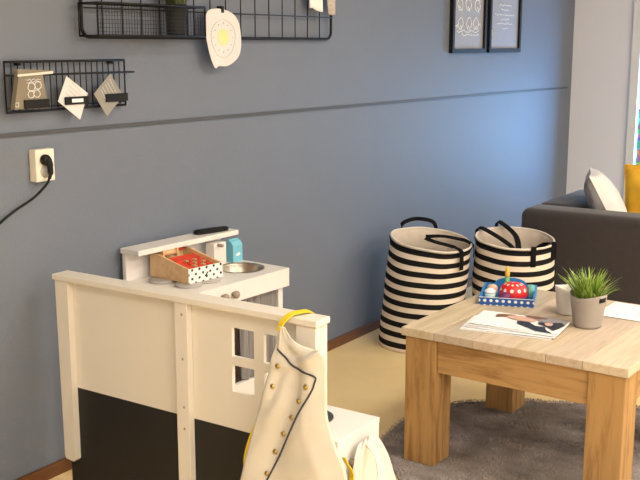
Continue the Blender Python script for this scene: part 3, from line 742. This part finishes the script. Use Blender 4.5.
# magazines
def magazine(i, loc, rz, label):
    t = thing('magazine', label, 'magazine', loc, rz, 'magazines on the coffee table')
    b = MB(); hx, hy = .098, .160
    def fn(u, v): 
        return (-hx+2*hx*u, -hy+2*hy*v, .0042+.0022*math.exp(-((u-.03)/.06)**2)+.0012*math.sin(5*v+i))
    b.grid(fn, 14, 14); b.box(-hx, hx, -hy, hy, 0, .004)
    b.build('pages', 'paper_white', t); return t
for i, (dx, dy, rz, lb) in enumerate(((-.022, .012, .16, 'white magazine at the bottom of the stack on the table'), (-.008, -.004, .10, 'white magazine in the middle of the stack on the table'))):
    magazine(i, (3.250+dx, 1.318+dy, TZ+.0068*i), rz, lb)
mt = magazine(3, (3.250, 1.310, TZ+.0136), .12, 'open magazine showing a person in a dark coat, topmost of the stack')
Ri = Matrix.Rotation(-.12, 4, 'Z')
def patch(pts, m, z, name, sm=True):
    P = [Ri @ Vector((x-3.255, y-1.310, 0)) for x, y in pts]; P = smoothpath([(p.x, p.y, 0) for p in P], 3, True) if sm else P
    MB().prism([(max(-.096, min(.096, p.x)), max(-.158, min(.158, p.y))) for p in P], 'z', .0066, .0070+z).build(name, m, mt)
patch([(3.36, 1.33), (3.37, 1.15), (3.29, 1.14), (3.27, 1.19), (3.31, 1.27)], 'mag_grey', .0000, 'photo_background', False)
patch([(3.270, 1.405), (3.31, 1.412), (3.329, 1.36), (3.310, 1.345), (3.285, 1.385)], 'mag_hair', .0002, 'photo_hair')
patch([(3.296, 1.375), (3.325, 1.345), (3.322, 1.30), (3.300, 1.262), (3.272, 1.275), (3.272, 1.33)], 'mag_skin', .0004, 'photo_skin')
patch([(3.345, 1.315), (3.350, 1.251), (3.335, 1.238), (3.315, 1.275), (3.325, 1.30)], 'mag_hair', .0006, 'photo_hair')
patch([(3.255, 1.318), (3.262, 1.275), (3.232, 1.240), (3.236, 1.205), (3.200, 1.190), (3.172, 1.160), (3.160, 1.170), (3.175, 1.215), (3.205, 1.262), (3.228, 1.305)], 'mag_coat', .0008, 'photo_coat', False)
patch([(3.282, 1.250), (3.300, 1.205), (3.318, 1.175), (3.290, 1.155), (3.240, 1.160), (3.212, 1.168), (3.246, 1.205), (3.262, 1.240)], 'mag_coat', .0006, 'photo_coat', False)
patch([(3.285, 1.225), (3.292, 1.200), (3.262, 1.192), (3.255, 1.210)], 'mag_skin', .0010, 'photo_skin')

# toy cake tray
TA = math.radians(19)
t = thing('toy_tray', 'blue toy tray with white polka dots holding wooden cake pieces', 'tray', (3.606, 1.502, TZ), TA)
hw, hd = .105, .118
MB().box(-hd, hd, -hw, hw, 0, .006, .001).build('base', 'tray_blue', t)
def wallp(name, poly, x0, x1, m):
    MB().prism(poly, 'x', x0, x1).build(name, m, t)
f = MB(); fl = -hd-.0005
f.add([(fl, hw, .0), (fl, -hw, .0), (fl, -hw, .030), (fl, hw, .030)], [[0, 1, 2, 3]], uvs=[[(0, .12), (9, .12), (9, 1.55), (0, 1.55)]])
f.box(fl+.0002, -hd+.008, -hw, hw, 0.0, .030)
f.build('front_wall', 'tray_dots', t)
bk = [(-hw, .0062), (hw, .0062), (hw, .034)] + [(hw*.6*math.cos(PI*k/12), .034+.026*math.sin(PI*k/12)) for k in range(13)] + [(-hw, .034)]
wallp('back_wall', bk, hd-.008, hd, 'tray_blue')
for s in (-1, 1): MB().box(-hd+.0082, hd-.0082, s*(hw-.004)-.004, s*(hw-.004)+.004, .0062, .034, .0008).build('side_wall', 'tray_blue', t)
def TP(a, b, z): return (3.606+math.cos(TA)*a-math.sin(TA)*b, 1.502+math.sin(TA)*a+math.cos(TA)*b, TZ+z)
t = thing('toy_cake', 'red toy cake with white spots in the blue polka dot tray', 'toy', TP(.002, -.018, .0065))
MB().lathe([(.0005, 0), (.053, 0), (.055, .006), (.054, .028), (.049, .044), (.037, .055), (.020, .060), (.0005, .062)], 40).build('icing', 'red_dots', t)
MB().lathe([(.0565, .002), (.059, .007), (.0565, .012), (.0550, .007)], 40, cap=False).build('base_rim', 'purple', t)
t = thing('toy_candle', 'green and yellow toy candle standing behind the red toy cake', 'toy', TP(.076, .012, .0065))
MB().lathe([(.0005, 0), (.009, 0), (.009, .066), (.0005, .066)], 16).build('stem', 'candle_green', t)
MB().lathe([(.009, .0661), (.0095, .074), (.0095, .090), (.006, .102), (.001, .109)], 16).build('flame', 'candle_yellow', t)
t = thing('toy_cake_piece', 'teal toy cake slice at the right side of the polka dot tray', 'toy', TP(.03, -.084, .0065), TA+.5)
MB().lathe([(.0005, 0), (.014, 0), (.016, .004), (.016, .044), (.014, .047), (.0005, .047)], 24).build('slice', 'teal', t)
t = thing('toy_cupcake', 'small mint and white round toy piece at the left of the red cake', 'toy', TP(-.03, .070, .0065))
MB().lathe([(.0005, 0), (.018, 0), (.023, .020), (.0005, .0202)], 24).build('cup', 'mint', t)
MB().lathe([(.023, .0204), (.022, .030), (.012, .038), (.0005, .040)], 24).build('top', 'paper_white', t)
t = thing('toy_cookie', 'peach coloured toy cookie beside the mint toy piece in the tray', 'toy', TP(.052, .068, .0065))
MB().lathe([(.0005, 0), (.017, 0), (.021, .006), (.021, .026), (.014, .034), (.0005, .036)], 24).build('cookie', 'peach', t)
t = thing('toy_plum', 'dark purple round toy fruit at the front of the red toy cake', 'toy', TP(-.085, .008, .0065))
MB().lathe([(.0005, 0)]+[(.022*math.sin(PI*k/10), .020-.020*math.cos(PI*k/10)) for k in range(1, 10)]+[(.0005, .040)], 20).build('fruit', 'purple', t)

# pots
def planter(name, label, cat, loc, m, rz, scale=1):
    t = thing(name, label, cat, loc, rz); n = 48; b = MB(); H0 = .118*scale
    def rr(z): return (.049+.0155*(z/.118))*scale
    def zt(a): return H0+.006*scale*math.cos(2*a)          # rim rises at two sides
    rings = [(.90, 0, 0), (1, .03, 0)]+[(1, k/10, 0) for k in range(1, 11)]
    vs = []
    for f, zf, _ in rings:
        for k in range(n):
            a = 2*PI*k/n; z = zt(a)*zf; q = rr(z)*f; vs.append((q*math.cos(a), q*math.sin(a), z))
    for zf in (1, .85, .75):
        for k in range(n):
            a = 2*PI*k/n; z = zt(a)*zf; q = rr(z)-.003; vs.append((q*math.cos(a), q*math.sin(a), z))
    R_ = len(vs)//n; fs = [[i*n+k, i*n+(k+1) % n, (i+1)*n+(k+1) % n, (i+1)*n+k] for i in range(R_-1) for k in range(n)]
    fs.append(list(range(n))[::-1]); fs.append([(R_-1)*n+k for k in range(n)])
    b.add(vs, fs, smooth=True); b.build('pot', m, t)
    for s in ((0, PI) if scale == 1 else ()):               # slotted grips under the rim
        g = MB()
        def fn(u, v, s=s):
            a = s+(u-.5)*.55; z = H0*.895+(v-.5)*.016*scale; q = rr(z)+.0012; return (q*math.cos(a), q*math.sin(a), z)
        g.grid(fn, 10, 2); o = g.build('grip_slot', 'black_plastic', t, fix=False)
        sm = o.modifiers.new('th', 'SOLIDIFY'); sm.thickness = .002; sm.offset = -1
    return t
gp = planter('potted_grass', 'bright green artificial grass in a taupe pot on the coffee table', 'plant', (3.398, 1.113, TZ), 'pot_grey', -1.92)
MB().lathe([(.0005, .088), (.056, .088), (.056, .092), (.0005, .094)], 24).build('soil', 'soil', gp)
grass_blades(260, .048, .06, .128, .055, [(.20, .34, .04), (.32, .46, .08), (.12, .22, .03), (.42, .52, .14)], 8, .009).build('foliage', 'grass', gp, (0, 0, .09), fix=False)
wp = planter('flower_pot', 'empty off-white pot standing behind the taupe pot of grass', 'pot', (3.528, 1.228, TZ), 'pot_white', -.75, .87)

# papers on the table
def sheet(label, loc, rz, hx, hy):
    t = thing('paper_sheet', label, 'paper', loc, rz)
    MB().grid(lambda u, v: (-hx+2*hx*u, -hy+2*hy*v, .0012+.0012*math.sin(3*u+2*v)), 8, 8).build('sheet', 'paper_white', t)
    d = MB(); r = random.Random(4)
    for k in range(5):
        x = -hx+.04+k*.035; d.tube([(x+r.uniform(-.003, .003), -hy+.03+j*(2*hy-.06)/12*.6, .0028) for j in range(13)], .0018, 4)
    d.build('print', 'mag_blue', t); return t
sheet('white printed sheet lying at the far right of the coffee table', (3.672, .985, TZ), -.02, .118, .155)

# ------------------------------------------------------------------ rug
def rug():
    t = thing('rug', 'round shaggy taupe grey rug under the coffee table', 'rug', (3.32, .98, 0))
    P = [(4.068, 1.089), (3.94, 1.39), (3.87, 1.542), (3.67, 1.775), (3.42, 1.850), (3.202, 1.825), (2.869, 1.572)]
    A = sorted((math.atan2(y-.98, x-3.32), math.hypot(x-3.32, y-.98)) for x, y in P) 
    A = [(-2.6, .80), (-1.6, .82), (-.8, .80)] + A + [(3.0, .78)]
    def rad(a):
        while a > PI: a -= 2*PI
        while a < -PI: a += 2*PI
        B = [(A[-1][0]-2*PI, A[-1][1])] + A + [(A[0][0]+2*PI, A[0][1])]
        for (a0, r0), (a1, r1) in zip(B, B[1:]):
            if a0 <= a <= a1:
                f = (a-a0)/(a1-a0); f = f*f*(3-2*f); return r0+(r1-r0)*f
        return .8
    b = MB(); n = 120; rings = 14; vs = []
    for j in range(rings+1):
        for k in range(n):
            a = 2*PI*k/n-PI; q = rad(a)*j/rings; vs.append((q*math.cos(a), q*math.sin(a), .010 if j < rings else .001))
    fs = [[j*n+k, j*n+(k+1) % n, (j+1)*n+(k+1) % n, (j+1)*n+k] for j in range(rings) for k in range(n)]
    b.add(vs, fs, smooth=True); b.build('backing', 'rug', t, fix=False)
    g = MB(); r = random.Random(9)
    for _ in range(80000):
        a = r.uniform(-PI, PI); q = rad(a)*math.sqrt(r.random()); x, y = q*math.cos(a), q*math.sin(a)
        n1 = nz(x*3.2, y*3.2, 1); n2 = nz(x*9, y*9, 5); d = 4*n1+2*n2+r.uniform(-1.6, 1.6); L = r.uniform(.008, .013)
        ln = .010*(.5+r.random()); w = .0020; c, s = math.cos(d), math.sin(d)
        sh = .29+.11*n1+.11*n2+.11*nz(x*24, y*15, 8)+r.uniform(-.04, .04)
        g.add([(x-s*w, y+c*w, .009), (x+s*w, y-c*w, .009), (x+c*ln, y+s*ln, .009+L*.6)], [[0, 1, 2]], tint=(sh*1.04, sh*.90, sh*.84))
    o = g.build('pile', 'pile', t, fix=False); o['kind'] = 'stuff'
rug()

# ------------------------------------------------------------------ sofa and cushions
def sofa():
    t = thing('sofa', 'dark charcoal sofa by the window, its back turned to the coffee table', 'sofa', (0, 0, 0))
    MB().box(4.905, 5.125, -.20, 2.0, .06, .66, .045, 5, smooth=True).build('backrest', 'sofa', t)
    MB().box(5.126, 5.80, 1.805, 2.0, .06, .66, .045, 5, smooth=True).build('armrest', 'sofa', t)
    MB().box(5.126, 5.80, -.20, .0, .06, .66, .045, 5, smooth=True).build('armrest', 'sofa', t)
    MB().box(5.126, 5.78, .001, 1.784, .06, .27, .01, 3, smooth=True).build('seat_base', 'sofa', t)
    for a in (.002, .894): MB().box(5.127, 5.82, a, a+.889, .271, .42, .03, 4, smooth=True).build('seat_cushion', 'sofa', t)
    for x in (4.96, 5.73):
        for y in (-.14, 1.92):
            MB().lathe([(.022, 0), (.028, .06)], 16, (x, y, 0)).build('leg', 'black_plastic', t)
sofa()
def pillow(name, label, size, thick, mtx, mats, seed, wrinkle=.006, split=False):
    b = MB(); n = 26
    def f(u, v, s):
        x, y = 2*u-1, 2*v-1; e = max(0, (1-x*x)*(1-y*y))**.42
        pin = 1-.07*(1-abs(x))*abs(y)**2-.0; pin2 = 1-.07*(1-abs(y))*abs(x)**2
        z = s*thick/2*e+wrinkle*nz(x*2.5+seed, y*2.5, s*3)*e**.5
        return mtx @ Vector((x*size/2*pin2 if True else 0, y*size/2*pin, z))
    b.grid(lambda u, v: f(u, v, 1), n, n, mi=0); b.grid(lambda u, v: f(u, v, -1), n, n, mi=len(mats)-1)
    t = thing(name, label, 'cushion', (0, 0, 0))
    o = b.build('cover', mats, t, fix=False)
    e = MB(); pts = []
    for k in range(4*n):
        q = k/n; i = int(q); s_ = q-i; uv = [(s_, 0), (1, s_), (1-s_, 1), (0, 1-s_)][i]; pts.append(f(uv[0], uv[1], 1))
    e.tube(pts, .0035, 6, closed=True); e.build('seam', mats[0], t)
    return t
# axes: local x along world x, local y up the lean, local z facing the window side
def frame(xa, ya, loc):
    xa = Vector(xa).normalized(); ya = Vector(ya); ya = (ya-xa*ya.dot(xa)).normalized(); za = xa.cross(ya)
    m = Matrix((xa, ya, za)).transposed().to_4x4(); m.translation = loc; return m
pillow('cushion', 'white cushion with a grey back leaning on the sofa armrest', .41, .17, frame((.95, .31, 0), (-.1, .47, .88), (5.32, 1.668, .645)), ['pillow_white', 'pillow_grey'], 2)
pillow('cushion', 'mustard yellow cushion on the sofa next to the white cushion', .44, .20, frame((.45, -.9, 0), (.1, -.17, 1), (5.70, 1.470, .622)), ['pillow_yellow'], 6, .04)

# ------------------------------------------------------------------ light
def area(name, loc, rot, sx, sy, power, c):
    l = bpy.data.lights.new(name, 'AREA'); l.shape = 'RECTANGLE'; l.size = sx; l.size_y = sy; l.energy = power; l.color = c
    o = bpy.data.objects.new(name, l); C.objects.link(o); o.location = loc; o.rotation_euler = rot; return o
WARM = (1, .93, .805)
for i, (x, y, p) in enumerate(((.3, .1, 46), (.3, -2.2, 84), (2.9, .1, 44), (3.0, -2.2, 84), (5.6, -.9, 58))):
    area('ceiling_lamp', (x, y, H-.03), (0, 0, 0), 1.2, .6, p, WARM)
area('window_daylight', (WX+.25, 1.86, .72), (0, math.radians(90), math.radians(-60)), .9, .36, 76, (.21, .53, 1))
w = bpy.data.worlds.new('sky'); bpy.context.scene.world = w; w.use_nodes = True
bg = w.node_tree.nodes['Background']; bg.inputs[0].default_value = (.80, .88, 1, 1); bg.inputs[1].default_value = 1.0

# ------------------------------------------------------------------ camera
cam = bpy.data.cameras.new('camera'); co = bpy.data.objects.new('camera', cam); C.objects.link(co)
cam.sensor_width = 36; cam.lens = 36*1000/640; cam.clip_start = .05
co.location = (0, 0, 1.5); co.rotation_euler = (PI/2-math.atan(195/1000), 0, math.radians(33.6)-PI/2)
sc = bpy.context.scene; sc.camera = co
sc.view_settings.view_transform = 'Standard'; sc.view_settings.look = 'None'; sc.view_settings.exposure = 0; sc.view_settings.gamma = 1
sc.view_settings.use_curve_mapping = False
